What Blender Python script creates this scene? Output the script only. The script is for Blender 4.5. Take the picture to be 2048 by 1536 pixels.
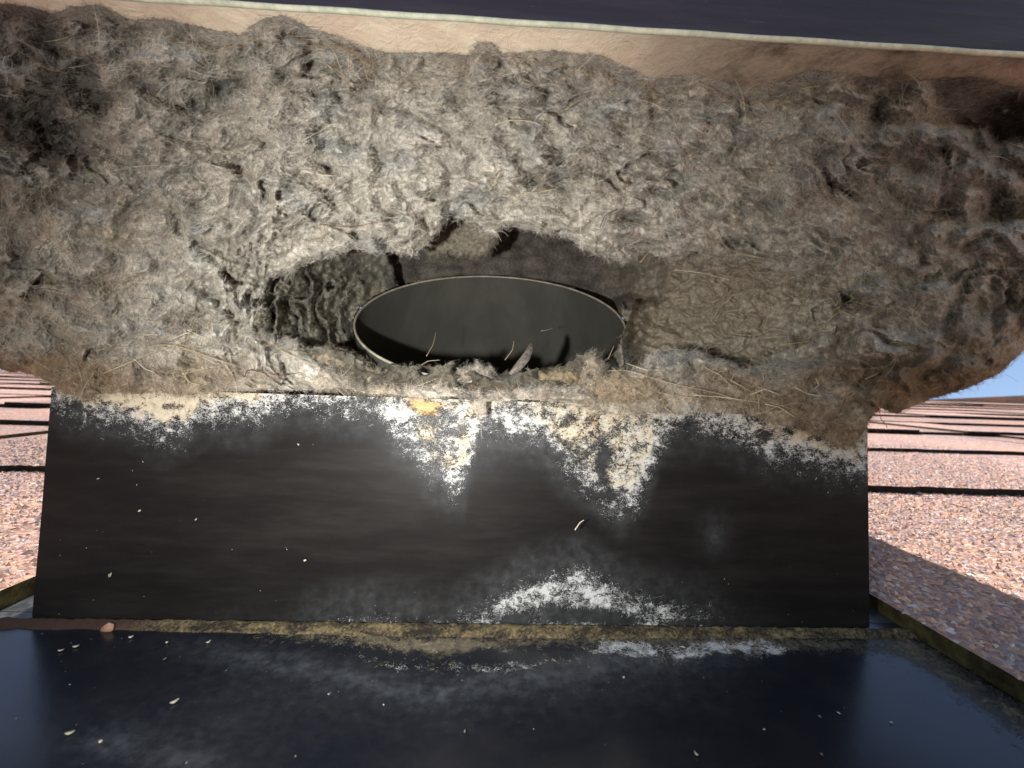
import bpy, math, random
import numpy as np
from mathutils import Matrix, Vector

# ------------------------------------------------------------------ reset
for o in list(bpy.data.objects):
    bpy.data.objects.remove(o, do_unlink=True)
SC = bpy.context.scene
COL = SC.collection
rng = np.random.default_rng(7)
random.seed(7)

# The roof plane is modelled flat (x across, y up the slope, z off the shingles)
# and the finished scene is tipped to its real 6:12 pitch with TILT.
PITCH = math.radians(27)
TILT = Matrix.Rotation(PITCH, 4, 'X')

# ------------------------------------------------------------------ camera
FPX = 780.0                                   # focal length in pixels of a 2048 wide frame
CAM = np.array([0.0064, -0.0991, 0.0659])
YAW, PIT, ROL = 0.0340, -0.0272, 0.0339
def axes(yaw, pitch, roll):
    cy, sy, cp, sp = math.cos(yaw), math.sin(yaw), math.cos(pitch), math.sin(pitch)
    f = np.array([sy*cp, cy*cp, sp]); r = np.array([cy, -sy, 0.0]); u = np.cross(r, f)
    cr, sr = math.cos(roll), math.sin(roll)
    return cr*r + sr*u, -sr*r + cr*u, f
AR, AU, AF = axes(YAW, PIT, ROL)
cam_d = bpy.data.cameras.new('camera')
cam_d.sensor_width = 36.0
cam_d.lens = 36.0*FPX/2048
cam_d.clip_start = 0.005
cam_d.clip_end = 2000
cam_d.dof.use_dof = True
cam_d.dof.focus_distance = 0.115
cam_d.dof.aperture_fstop = 22.0
cam = bpy.data.objects.new('camera', cam_d); COL.objects.link(cam)
M = Matrix(((AR[0], AU[0], -AF[0], CAM[0]), (AR[1], AU[1], -AF[1], CAM[1]), (AR[2], AU[2], -AF[2], CAM[2]), (0, 0, 0, 1)))
cam.matrix_world = TILT @ M
SC.camera = cam

# ------------------------------------------------------------------ light
SUN_R = Vector((-0.165, 0.80, 1.0)).normalized()        # towards the sun, in roof axes
SUN_W = (TILT.to_3x3() @ SUN_R).normalized()
sun_el = math.asin(SUN_W.z); sun_az = math.atan2(SUN_W.x, SUN_W.y)
w = bpy.data.worlds.new('World'); SC.world = w; w.use_nodes = True
nt = w.node_tree; nt.nodes.clear()
sky = nt.nodes.new('ShaderNodeTexSky'); sky.sky_type = 'NISHITA'; sky.sun_disc = False
sky.sun_elevation = sun_el; sky.sun_rotation = sun_az
sky.dust_density = 1.0; sky.ozone_density = 1.0
bg = nt.nodes.new('ShaderNodeBackground'); bg.inputs[1].default_value = 0.108
ow = nt.nodes.new('ShaderNodeOutputWorld')
nt.links.new(sky.outputs[0], bg.inputs[0]); nt.links.new(bg.outputs[0], ow.inputs[0])
sd = bpy.data.lights.new('sun', 'SUN'); sd.energy = 4.8; sd.angle = math.radians(0.5); sd.color = (1.0, 0.95, 0.88)
sun = bpy.data.objects.new('sun', sd); COL.objects.link(sun)
sun.rotation_euler = SUN_W.to_track_quat('Z', 'Y').to_euler()
# the lit torch of the phone that took the picture: its glare shows in the black front
# panel and it throws the sharp shadows of the duct rim and the hairs
fd = bpy.data.lights.new('torch', 'AREA'); fd.shape = 'DISK'; fd.size = 0.004; fd.energy = 0.098; fd.spread = math.radians(120); fd.color = (1.0, 0.97, 0.92)
fl = bpy.data.objects.new('torch', fd); COL.objects.link(fl)
fp = CAM - 0.028*AR - 0.006*AU
FM = Matrix(((AR[0], AU[0], -AF[0], fp[0]), (AR[1], AU[1], -AF[1], fp[1]), (AR[2], AU[2], -AF[2], fp[2]), (0, 0, 0, 1)))
fl.matrix_world = TILT @ FM
SC.view_settings.view_transform = 'Standard'
SC.view_settings.look = 'None'
SC.view_settings.exposure = 0.78
SC.view_settings.gamma = 1.0
SC.view_settings.use_curve_mapping = False
PLACED = {cam, sun, fl}

# ------------------------------------------------------------------ helpers
def P3(x, y, D):
    x = np.asarray(x, float); y = np.asarray(y, float); D = np.asarray(D, float)
    a = (x-1024)/FPX; b = -(y-768)/FPX
    return CAM + D[..., None]*(AF + a[..., None]*AR + b[..., None]*AU)
def to_px(P):
    v = P-CAM; d = v@AF
    return 1024+FPX*(v@AR)/d, 768-FPX*(v@AU)/d, d
def on_plane(x, y, n, p0):
    """distance along the view axis at which a sight line meets a plane"""
    a = (np.asarray(x, float)-1024)/FPX; b = -(np.asarray(y, float)-768)/FPX
    dirs = AF + a[..., None]*AR + b[..., None]*AU
    return ((np.asarray(p0)-CAM)@np.asarray(n))/(dirs@np.asarray(n))
def sm(a, b, x):
    t = np.clip((x-a)/(b-a), 0, 1); return t*t*(3-2*t)
def curve(pts, x):
    pts = sorted(pts); return np.interp(x, [p[0] for p in pts], [p[1] for p in pts])

def perlin(x, y, seed=0):
    xi = np.floor(x).astype(np.int64); yi = np.floor(y).astype(np.int64)
    xf = x-xi; yf = y-yi
    def g(ix, iy, dx, dy):
        h = (ix*374761393 + iy*668265263 + seed*974634777) & 0xffffffff
        h = ((h ^ (h >> 13))*1274126177) & 0xffffffff
        h = h ^ (h >> 16)
        a = (h & 0xffff)/65536.0*2*math.pi
        return np.cos(a)*dx + np.sin(a)*dy
    u = xf*xf*xf*(xf*(xf*6-15)+10); v = yf*yf*yf*(yf*(yf*6-15)+10)
    n0 = g(xi, yi, xf, yf)*(1-u) + g(xi+1, yi, xf-1, yf)*u
    n1 = g(xi, yi+1, xf, yf-1)*(1-u) + g(xi+1, yi+1, xf-1, yf-1)*u
    return (n0*(1-v)+n1*v)*1.5
def fbm(x, y, octv=4, seed=0, gain=0.5):
    s = 0; a = 1; t = 0
    for i in range(octv):
        s = s + a*perlin(x*2**i, y*2**i, seed+i*17); t += a; a *= gain
    return s/t

def link(o, parent=None):
    COL.objects.link(o)
    if parent is not None: o.parent = parent
    return o
def empty(name, label, cat, loc=(0, 0, 0), group=None):
    o = bpy.data.objects.new(name, None); COL.objects.link(o); o.location = loc
    o.empty_display_size = 0.02
    o['label'] = label; o['category'] = cat
    if group: o['group'] = group
    return o
def mesh_obj(name, V, F, mat, parent=None, smooth=True):
    me = bpy.data.meshes.new(name)
    V = np.asarray(V, np.float32)
    if parent is not None: V = V - np.asarray(parent.location, np.float32)
    if isinstance(F, np.ndarray):
        n = F.shape[1]
        me.vertices.add(len(V)); me.vertices.foreach_set('co', V.ravel())
        me.loops.add(F.size); me.loops.foreach_set('vertex_index', F.astype(np.int32).ravel())
        me.polygons.add(len(F)); me.polygons.foreach_set('loop_start', np.arange(0, F.size, n, dtype=np.int32))
        try: me.polygons.foreach_set('loop_total', np.full(len(F), n, np.int32))
        except Exception: pass
        me.update(calc_edges=True)
    else:
        me.from_pydata([tuple(map(float, v)) for v in V], [], F); me.update()
    me.polygons.foreach_set('use_smooth', np.full(len(me.polygons), smooth))
    if mat: me.materials.append(mat)
    o = bpy.data.objects.new(name, me)
    return link(o, parent)
def attr(o, name, vals):
    vals = np.asarray(vals, np.float32)
    if vals.ndim == 1:
        a = o.data.attributes.new(name, 'FLOAT', 'POINT'); a.data.foreach_set('value', vals)
    else:
        if vals.shape[1] == 3: vals = np.concatenate([vals, np.ones((len(vals), 1), np.float32)], 1)
        a = o.data.attributes.new(name, 'FLOAT_COLOR', 'POINT'); a.data.foreach_set('color', vals.ravel())
def box(name, x0, x1, y0, y1, z0, z1, mat, parent=None, bev=0.0):
    V = [(x, y, z) for x in (x0, x1) for y in (y0, y1) for z in (z0, z1)]
    F = [(0, 1, 3, 2), (4, 6, 7, 5), (0, 4, 5, 1), (2, 3, 7, 6), (0, 2, 6, 4), (1, 5, 7, 3)]
    o = mesh_obj(name, V, F, mat, parent, False)
    if bev:
        m = o.modifiers.new('bevel', 'BEVEL'); m.width = bev; m.segments = 2
    return o
def tube(name, pts, rad, mat, parent=None, sides=5, taper=0.4):
    """a thin tube through points, thinning to its tip"""
    pts = np.asarray(pts, float); n = len(pts); V = []; F = []
    for i, p in enumerate(pts):
        t = pts[min(i+1, n-1)]-pts[max(i-1, 0)]; t /= np.linalg.norm(t)+1e-12
        a = np.cross(t, [0.31, 0.2, 0.93]); a /= np.linalg.norm(a)+1e-12; b = np.cross(t, a)
        r = rad*(1-(1-taper)*i/(n-1))
        for k in range(sides):
            ang = 2*math.pi*k/sides
            V.append(p + r*(math.cos(ang)*a + math.sin(ang)*b))
    for i in range(n-1):
        for k in range(sides):
            k2 = (k+1) % sides
            F.append((i*sides+k, i*sides+k2, (i+1)*sides+k2, (i+1)*sides+k))
    F.append(tuple(range(sides))[::-1]); F.append(tuple((n-1)*sides+k for k in range(sides)))
    return mesh_obj(name, V, F, mat, parent)

# ------------------------------------------------------------------ materials
class NT:
    def __init__(s, name):
        s.m = bpy.data.materials.new(name); s.m.use_nodes = True; s.t = s.m.node_tree; s.t.nodes.clear()
        s.out = s.n('ShaderNodeOutputMaterial'); s.b = s.n('ShaderNodeBsdfPrincipled')
        s.l(s.b.outputs[0], s.out.inputs[0])
        tc = s.n('ShaderNodeTexCoord'); s.obj = tc.outputs['Object']
    def n(s, k, **kw):
        x = s.t.nodes.new(k)
        for a, v in kw.items(): setattr(x, a, v)
        return x
    def l(s, a, b): s.t.links.new(a, b)
    def put(s, sock, v):
        if isinstance(v, bpy.types.NodeSocket): s.l(v, sock)
        elif hasattr(sock.default_value, '__len__') and len(sock.default_value) == 4 and len(v) == 3: sock.default_value = (*v, 1)
        else: sock.default_value = v
    def noise(s, scale, detail=4, rough=0.55, dist=0.0, vec=None, stretch=None):
        v = vec or s.obj
        if stretch:
            mp = s.n('ShaderNodeMapping'); mp.inputs['Scale'].default_value = stretch; s.l(v, mp.inputs[0]); v = mp.outputs[0]
        x = s.n('ShaderNodeTexNoise'); x.inputs['Scale'].default_value = scale; x.inputs['Detail'].default_value = detail
        x.inputs['Roughness'].default_value = rough; x.inputs['Distortion'].default_value = dist; s.l(v, x.inputs['Vector'])
        return x.outputs['Fac']
    def math(s, op, a, b=0.0, c=None, clamp=False):
        x = s.n('ShaderNodeMath', operation=op, use_clamp=clamp); s.put(x.inputs[0], a); s.put(x.inputs[1], b)
        if c is not None: s.put(x.inputs[2], c)
        return x.outputs[0]
    def ramp(s, f, lo, hi, a=0.0, b=1.0):
        x = s.n('ShaderNodeMapRange', interpolation_type='SMOOTHSTEP'); s.put(x.inputs['Value'], f)
        x.inputs['From Min'].default_value = lo; x.inputs['From Max'].default_value = hi
        x.inputs['To Min'].default_value = a; x.inputs['To Max'].default_value = b
        return x.outputs[0]
    def mix(s, f, a, b, mode='MIX'):
        x = s.n('ShaderNodeMix', data_type='RGBA', blend_type=mode); s.put(x.inputs[0], f); s.put(x.inputs[6], a); s.put(x.inputs[7], b)
        return x.outputs[2]
    def att(s, name, col=False):
        x = s.n('ShaderNodeAttribute', attribute_name=name); return x.outputs['Color' if col else 'Fac']
    def bump(s, h, dist, strength=1.0):
        x = s.n('ShaderNodeBump'); x.inputs['Distance'].default_value = dist; x.inputs['Strength'].default_value = strength
        s.l(h, x.inputs['Height']); s.l(x.outputs[0], s.b.inputs['Normal'])
    def base(s, v, rough=0.5, spec=0.5, metal=0.0):
        s.put(s.b.inputs['Base Color'], v); s.put(s.b.inputs['Roughness'], rough)
        s.put(s.b.inputs['Specular IOR Level'], spec); s.put(s.b.inputs['Metallic'], metal)

def mat_lint():
    k = NT('felted_lint')
    c = k.att('tint', True)
    f1 = k.noise(900, 3, 0.6); f2 = k.noise(2600, 2, 0.6, 0.6); f3 = k.noise(260, 4, 0.6, 0.4)
    v = k.math('ADD', k.math('MULTIPLY', f1, 0.7), k.math('MULTIPLY', f2, 0.7))
    c = k.mix(k.ramp(v, 0.52, 0.88), k.mix(1.0, c, (0.55, 0.54, 0.52), 'MULTIPLY'), k.mix(1.0, c, (1.06, 1.05, 1.03), 'MULTIPLY'))
    c = k.mix(k.ramp(f3, 0.60, 0.74, 0, 0.4), c, (0.19, 0.13, 0.08))
    k.base(c, 1.0, 0.05)
    k.bump(k.math('ADD', f1, k.math('MULTIPLY', f2, 0.5)), 0.0006, 0.9)
    return k.m
def mat_fibre(name='lint_fibre'):
    k = NT(name); k.base(k.att('tint', True), 0.8, 0.25); return k.m
def mat_paint(name='black_painted_steel', base=(0.0080, 0.0072, 0.0072), rough=0.48, spec=0.09):
    """black semi-gloss paint with brushed dust, stuck lint and grime from point attributes"""
    k = NT(name)
    fib = k.noise(1500, 5, 0.7, 1.6, stretch=(0.55, 1, 1)); fine = k.noise(5200, 2, 0.6, 1.2); pat = k.noise(380, 5, 0.65, 0.8)
    n = k.math('ADD', k.math('MULTIPLY', fib, 0.55), k.math('MULTIPLY', pat, 0.45))
    n = k.math('ADD', n, k.math('MULTIPLY', k.math('SUBTRACT', fine, 0.5), 0.5))
    n = k.math('ADD', k.math('MULTIPLY', k.math('SUBTRACT', n, 0.5), 1.9), 0.5)
    def mask(name, soft=0.07):
        d = k.att(name)
        t = k.math('ADD', n, k.math('MULTIPLY', k.math('SUBTRACT', d, 0.5), 0.62))
        m = k.ramp(t, 0.5, 0.5+soft)
        return k.math('MULTIPLY', m, k.ramp(d, 0.02, 0.12))
    scuff = k.noise(60, 6, 0.7, stretch=(0.5, 1, 3))
    c = k.mix(k.ramp(scuff, 0.35, 0.75, 0.0, 0.5), base, (0.024, 0.022, 0.021))
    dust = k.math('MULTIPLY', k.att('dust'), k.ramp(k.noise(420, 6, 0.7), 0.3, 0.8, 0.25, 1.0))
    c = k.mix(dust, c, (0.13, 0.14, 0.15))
    g = mask('grime', 0.2); c = k.mix(k.math('MULTIPLY', g, 0.9), c, k.mix(pat, (0.07, 0.06, 0.045), (0.22, 0.185, 0.12)))
    wm = mask('white'); c = k.mix(wm, c, k.mix(fine, (0.29, 0.30, 0.31), (0.66, 0.66, 0.64)))
    cm = mask('cream', 0.12); c = k.mix(cm, c, k.mix(k.noise(700, 4), (0.34, 0.29, 0.21), (0.60, 0.54, 0.43)))
    om = mask('orange', 0.12); c = k.mix(om, c, k.mix(fib, (0.26, 0.15, 0.06), (0.48, 0.32, 0.16)))
    anym = k.math('MAXIMUM', k.math('MAXIMUM', wm, cm), k.math('MAXIMUM', om, g))
    r = k.math('ADD', k.math('ADD', rough, k.math('MULTIPLY', anym, 0.6)), k.math('MULTIPLY', dust, 0.3), clamp=True)
    k.base(c, r, k.math('MULTIPLY', k.math('SUBTRACT', 1.0, k.math('MULTIPLY', anym, 0.8)), spec))
    k.bump(k.math('ADD', k.math('MULTIPLY', anym, 1.0), k.math('MULTIPLY', k.noise(220, 3), 0.15)), 0.0003, 0.8)
    return k.m
def simple(name, c1, c2, scale, rough=0.6, spec=0.4, metal=0.0, bump=0.0, detail=5):
    k = NT(name); f = k.noise(scale, detail, 0.6)
    k.base(k.mix(k.ramp(f, 0.3, 0.7), c1, c2), rough, spec, metal)
    if bump: k.bump(f, bump)
    return k.m
def mat_shingle():
    k = NT('asphalt_shingle')
    v = k.n('ShaderNodeTexVoronoi'); v.inputs['Scale'].default_value = 560; k.l(k.obj, v.inputs['Vector'])
    sp = k.n('ShaderNodeSeparateColor'); k.l(v.outputs['Color'], sp.inputs[0])
    cr = k.n('ShaderNodeValToRGB'); k.l(sp.outputs[0], cr.inputs[0]); e = cr.color_ramp; e.interpolation = 'CONSTANT'
    cols = [(0, (0.07, 0.055, 0.06)), (0.16, (0.22, 0.10, 0.065)), (0.36, (0.36, 0.19, 0.11)), (0.55, (0.27, 0.19, 0.18)), (0.7, (0.14, 0.12, 0.13)), (0.82, (0.46, 0.30, 0.18)), (0.93, (0.5, 0.46, 0.43))]
    while len(e.elements) < len(cols): e.elements.new(0.5)
    for q, (p, c) in zip(e.elements, cols): q.position = p; q.color = (*[1.2*(0.55*a+0.45*b) for a, b in zip(c, (0.42, 0.29, 0.25))], 1)
    tone = k.att('tone')
    far = k.ramp(k.noise(9, 4), 0.35, 0.65)
    c = k.mix(1.0, cr.outputs[0], k.mix(far, (0.82, 0.85, 0.92), (1.1, 0.98, 0.9)), 'MULTIPLY')
    tv = k.n('ShaderNodeCombineColor'); 
    for i in range(3): k.l(tone, tv.inputs[i])
    c = k.mix(1.0, c, tv.outputs[0], 'MULTIPLY')
    gm = k.n('ShaderNodeNewGeometry'); sx = k.n('ShaderNodeSeparateXYZ')
    k.base(c, 0.95, 0.2)
    k.bump(v.outputs['Distance'], -0.0012, 1.0)
    return k.m

M_LINT = mat_lint(); M_FIB = mat_fibre(); M_STRAW = mat_fibre('dry_strand')
M_PAINT = mat_paint(); M_FLANGE = mat_paint('black_flashing_paint', (0.006, 0.007, 0.011), 0.24, 0.5)
_k = NT('dark_hood_paint'); _f = _k.noise(70, 6, 0.7, 0.3, stretch=(0.25, 1, 3)); _g = _k.noise(900, 3, 0.7)
_c = _k.mix(_k.ramp(_f, 0.35, 0.7), (0.024, 0.020, 0.032), (0.042, 0.037, 0.052)); _c = _k.mix(_k.ramp(_k.noise(300, 5, 0.75, 0.5, stretch=(0.2, 1, 2)), 0.60, 0.72, 0, 0.5), _c, (0.11, 0.10, 0.10)); _c = _k.mix(_k.ramp(_g, 0.66, 0.75, 0, 0.6), _c, (0.14, 0.13, 0.12))
_k.base(_c, 0.5, 0.35); _k.bump(_f, 0.0004); M_HOODP = _k.m
M_EDGE = simple('bare_sheet_edge', (0.42, 0.48, 0.37), (0.64, 0.68, 0.54), 500, 0.6, 0.4)
M_SHING = mat_shingle()
M_BUTT = simple('shingle_butt', (0.012, 0.010, 0.009), (0.03, 0.025, 0.022), 300, 0.95, 0.1)
M_CUT = simple('shingle_edge', (0.035, 0.028, 0.015), (0.10, 0.085, 0.035), 300, 0.95, 0.1, bump=0.0008)

# ------------------------------------------------------------------ patches of felted lint
def poly_dist(poly, X, Y):
    """signed distance in sight units, positive inside"""
    poly = np.asarray(poly, float); n = len(poly)
    d2 = np.full(X.shape, 1e18); ins = np.zeros(X.shape, bool)
    for i in range(n):
        ax, ay = poly[i]; bx, by = poly[(i+1) % n]
        ex, ey = bx-ax, by-ay; L = ex*ex+ey*ey+1e-9
        t = np.clip(((X-ax)*ex+(Y-ay)*ey)/L, 0, 1)
        d2 = np.minimum(d2, (X-ax-t*ex)**2+(Y-ay-t*ey)**2)
        c = ((ay > Y) != (by > Y)) & (X < ex*(Y-ay)/(ey if abs(ey) > 1e-9 else 1e-9)+ax)
        ins ^= c
    return np.where(ins, 1, -1)*np.sqrt(d2)

def patch(name, X, Y, D, keep, mat, parent, cols=None):
    H, W = X.shape
    P = P3(X, Y, D).reshape(-1, 3)
    idx = np.arange(H*W).reshape(H, W)
    k = keep[:-1, :-1] & keep[1:, :-1] & keep[:-1, 1:] & keep[1:, 1:]
    F = np.stack([idx[:-1, :-1][k], idx[1:, :-1][k], idx[1:, 1:][k], idx[:-1, 1:][k]], 1)
    used = np.zeros(H*W, bool); used[F.ravel()] = True
    remap = np.cumsum(used)-1
    o = mesh_obj(name, P[used], remap[F], mat, parent)
    if cols is not None: attr(o, 'tint', cols.reshape(-1, 3)[used])
    return o

def tint_of(X, Y, seed=0):
    """colour of the lint: grey, blue-grey, tan and brown drifts; torch falloff painted into the upper corners"""
    grey = np.array([0.47, 0.455, 0.41]); brown = np.array([0.235, 0.18, 0.125]); blue = np.array([0.36, 0.375, 0.365]); tan = np.array([0.42, 0.36, 0.26]); dark = np.array([0.115, 0.098, 0.092])
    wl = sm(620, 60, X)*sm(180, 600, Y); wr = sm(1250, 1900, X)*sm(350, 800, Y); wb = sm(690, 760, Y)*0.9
    wc = sm(420, 40, X)*0.7*sm(560, 150, Y) + sm(1450, 1950, X)*0.7*sm(650, 150, Y)  # upper corners, darkened in colour as the torch light falls off
    n1 = fbm(X/170, Y/110, 4, seed+3); n2 = fbm(X/60+9, Y/45, 4, seed+31); n3 = fbm(X/120+40, Y/90, 4, seed+57); n4 = fbm(X/16, Y/13, 3, seed+77)
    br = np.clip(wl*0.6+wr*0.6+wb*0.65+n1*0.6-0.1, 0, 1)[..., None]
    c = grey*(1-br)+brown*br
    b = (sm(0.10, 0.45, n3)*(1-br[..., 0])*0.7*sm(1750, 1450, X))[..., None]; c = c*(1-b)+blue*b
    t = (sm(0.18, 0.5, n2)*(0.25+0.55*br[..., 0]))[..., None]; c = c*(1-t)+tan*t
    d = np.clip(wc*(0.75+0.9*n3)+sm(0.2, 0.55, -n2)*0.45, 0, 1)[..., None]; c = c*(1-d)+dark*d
    c = c*(1+0.5*n4[..., None]+0.30*fbm(X/75+5, Y/60, 3, seed+91)[..., None])
    return np.clip(c, 0.02, 0.8)

def flow_noise(X, Y, lr, lt, octv, seed):
    """noise combed round the mouth of the vent, the way the lint was blown into layers"""
    dx = X-985; dy = (Y-620)*1.55
    r = np.hypot(dx, dy); th = np.arctan2(dy, dx)
    wob = fbm(X/200, Y/200, 2, seed+5)*60
    cx, cy = np.cos(th), np.sin(th)
    # blend several constant-direction lattices so there is no seam
    out = 0; ws = 0
    for i in range(6):
        a = i*math.pi/6; w_ = np.clip(np.abs(np.cos(th-a))-0.80, 0, 1)+1e-4
        u = math.cos(a)*dx+math.sin(a)*dy+wob; v = -math.sin(a)*dx+math.cos(a)*dy
        out = out+w_*fbm(u/lr, v/lt, octv, seed+i*101); ws = ws+w_
    return out/ws

def fibres(name, P, T, parent, n, lmin, lmax, rad, seed, lift=0.3, cols=None, mat=None, flow=None, curl=0.5, npt=6, clump=False):
    """short curled fibres rooted on measured surface points"""
    g = np.random.default_rng(seed)
    if clump:
        wt = 0.25+np.clip(fbm(P[:, 0]*70+P[:, 1]*40, P[:, 2]*75, 3, seed)+0.35, 0, 2)**2
        k = g.choice(len(P), n, p=wt/wt.sum())
    else: k = g.integers(0, len(P), n)
    root = P[k] + g.normal(0, 0.00015, (n, 3)); N = T[k]
    d = g.normal(0, 1, (n, 3))
    if flow is not None: d = d*0.75 + flow[k]*g.choice([-1, 1], n)[:, None]*1.1
    d -= (d*N).sum(1)[:, None]*N*(1-0.15)
    d /= np.linalg.norm(d, axis=1)[:, None]+1e-9
    L = (lmin+(lmax-lmin)*g.random(n)**2)[:, None]
    up = np.abs(g.normal(0, lift, n))[:, None]
    bend = g.normal(0, curl, (n, 3)); bend -= (bend*N).sum(1)[:, None]*N*0.6
    pts = np.zeros((n, npt, 3)); cur = root.copy(); dirv = d+N*up
    for i in range(npt):
        pts[:, i] = cur
        dirv = dirv + bend*(1.3/npt) - N*up*(1.2/npt)
        dirv /= np.linalg.norm(dirv, axis=1)[:, None]
        cur = cur + dirv*L/(npt-1)
    off = np.asarray(parent.location) if parent is not None else 0
    hc = bpy.data.hair_curves.new(name)
    hc.add_curves([npt]*n)
    hc.attributes['position'].data.foreach_set('vector', (pts-off).astype(np.float32).ravel())
    ra = hc.attributes.get('radius') or hc.attributes.new('radius', 'FLOAT', 'POINT')
    rr = (rad*(0.6+0.8*g.random(n)))[:, None]*np.linspace(1, 0.45, npt)[None]
    ra.data.foreach_set('value', rr.astype(np.float32).ravel())
    c = cols[k]*(0.46+0.80*g.random(n)[:, None]**1.3)
    c = np.concatenate([np.clip(c, 0.01, 0.85), np.ones((n, 1))], 1)
    ta = hc.attributes.new('tint', 'FLOAT_COLOR', 'CURVE'); ta.data.foreach_set('color', c.astype(np.float32).ravel())
    hc.materials.append(mat or M_FIB)
    o = bpy.data.objects.new(name, hc); link(o, parent); o['kind'] = 'stuff'
    return o

def surf_samples(X, Y, D, keep):
    P = P3(X, Y, D)
    gx = np.gradient(P, axis=1); gy = np.gradient(P, axis=0)
    N = np.cross(gx, gy); N /= np.linalg.norm(N, axis=2)[..., None]+1e-12
    s = np.sign(((CAM-P)*N).sum(2)); N = N*s[..., None]
    dx = X-985; dy = (Y-620)*1.55; r = np.hypot(dx, dy)+1e-6
    tx, ty = -dy/r, dx/r/1.55
    fl = tx[..., None]*AR - ty[..., None]*AU
    k = keep.ravel()
    return P.reshape(-1, 3)[k], N.reshape(-1, 3)[k], fl.reshape(-1, 3)[k]

# ------------------------------------------------------------------ the roof
roof = bpy.data.objects.new('roof', None); COL.objects.link(roof); roof['kind'] = 'structure'
RIDGE = 1.47
def slab(name, x0, x1, y0, y1, z0, z1, par, tone, cut=M_CUT, ragged=0.0012):
    """a shingle piece: granular top, ragged dark lower edge"""
    n = max(2, int((x1-x0)/0.012)); xs = np.linspace(x0, x1, n+1)
    jag = np.random.default_rng(int(abs(x0*1e4+y0*1e3)) % 99991).normal(0, ragged, n+1)
    V = []; F = []
    for i, x in enumerate(xs):
        V += [(x, y0+jag[i], z0[0]), (x, y0+jag[i]*0.6, z1[0]), (x, y1, z1[1]), (x, y1, z0[1])]
    for i in range(n):
        a = 4*i; b = a+4
        F += [(a+1, b+1, b+2, a+2), (a, b, b+1, a+1), (a+3, a+2, b+2, b+3), (a, a+3, b+3, b)]
    F += [(0, 1, 2, 3), (4*n+3, 4*n+2, 4*n+1, 4*n)]
    o = mesh_obj(name, V, F, M_SHING, par, False)
    o.data.materials.append(cut); o.data.materials.append(M_BUTT)
    mi = np.zeros(len(F), np.int32); 
    for j in range(n): mi[4*j+1] = 2; mi[4*j+2] = 1
    mi[-1] = 1; mi[-2] = 1
    o.data.polygons.foreach_set('material_index', mi)
    attr(o, 'tone', np.full(len(V), tone))
    return o
EXPO = 0.143
FR, FLF = 0.119, -0.121                      # the shingles stop at the flashing between these
ZT = 0.0052
gran_rects = []
rr = random.Random(11)
def course(k):
    yb = 0.128+EXPO*k                       # lower (butt) edge of the course
    yt = yb+EXPO+0.004
    z_hi = ZT; z_lo = 0.0022
    reach = min(2.6, 0.55+1.35*max(0.0, yb+0.2))
    segs = []
    if yb < 0.25 and yt > -0.12: rngs = [(-reach, FLF), (FR, reach)]
    else: rngs = [(-reach, reach)]
    if k == -1: rngs = [(-0.62, -0.168), (-0.166, FLF), (FR, 0.2585), (0.2605, 0.62)]
    yb0 = yb
    for (a, b) in rngs:
        x = a; yb = yb0-(0.035 if (k == -1 and a > 0) else 0)
        while x < b-1e-6:
            wd = b-x if (k == -1) else rr.uniform(0.20, 0.36)*(1 if k < 3 else 1.6)
            x2 = min(b, x+wd)
            if b-x2 < 0.05: x2 = b
            dz = rr.uniform(-0.0005, 0.0006)
            t = rr.uniform(0.82, 1.15)
            slab('shingle', x+(0 if x == a else 0.0012), x2, yb, min(yt, RIDGE), (0.0008, -0.003), (z_hi+dz, z_lo-0.001), roof, t)
            gran_rects.append((x, x2, yb, yt, z_hi+dz, z_lo-0.001, t))
            # laminated tooth lying on it
            if k >= 0 and rr.random() < 0.62:
                ta = x+rr.uniform(0.0, 0.3)*(x2-x); tb = min(x2-0.002, ta+rr.uniform(0.3, 0.65)*(x2-x))
                t2 = rr.uniform(0.75, 1.2)
                slab('shingle_tab', ta, tb, yb-0.003, min(yt, RIDGE), (z_hi+dz-0.0006, z_lo), (z_hi+dz+0.0028, z_lo+0.0018), roof, t2)
                gran_rects.append((ta, tb, yb-0.003, yt, z_hi+dz+0.0028, z_lo+0.0018, t2))
            x = x2
for k in range(-1, 10): course(k)
# lower courses (behind the camera, they send their light up under the hood)
for k in range(-14, -1):
    yb = 0.128+EXPO*k
    for (a, b) in ((-1.3, -0.45), (-0.449, 0.40), (0.401, 1.3)):
        slab('shingle', a, b, yb, yb+EXPO+0.004, (-0.012, -0.016), (-0.006, -0.0095), roof, rr.uniform(0.85, 1.1))
# deck under everything and the far slope
deck = mesh_obj('roof_deck', [(-4, -2.0, -0.018), (4, -2.0, -0.018), (4, RIDGE, -0.0085), (-4, RIDGE, -0.0085), (-4, RIDGE+3, -3.2), (4, RIDGE+3, -3.2)], [(0, 1, 2, 3), (3, 2, 5, 4)], M_SHING, roof, False)
attr(deck, 'tone', np.full(6, 0.8))
for i in range(-8, 9):
    o = slab('ridge_cap', i*0.3-0.14, i*0.3+0.165, RIDGE-0.05, RIDGE+0.09, (-0.004, -0.004), (0.004+0.003*(i % 2), 0.007), roof, rr.uniform(0.85, 1.1))
# the neighbouring slope that rises at the far right
hip = mesh_obj('hip_slope', [(1.78, 1.6, -0.02), (3.4, 1.6, -0.02), (3.4, 1.6, 0.12), (1.86, 1.6, 0.004), (3.4, 3.0, -0.6), (1.9, 3.0, -0.6)], [(0, 1, 2, 3), (3, 2, 4, 5)], M_SHING, roof, False)
attr(hip, 'tone', np.full(6, 1.15))

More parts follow.
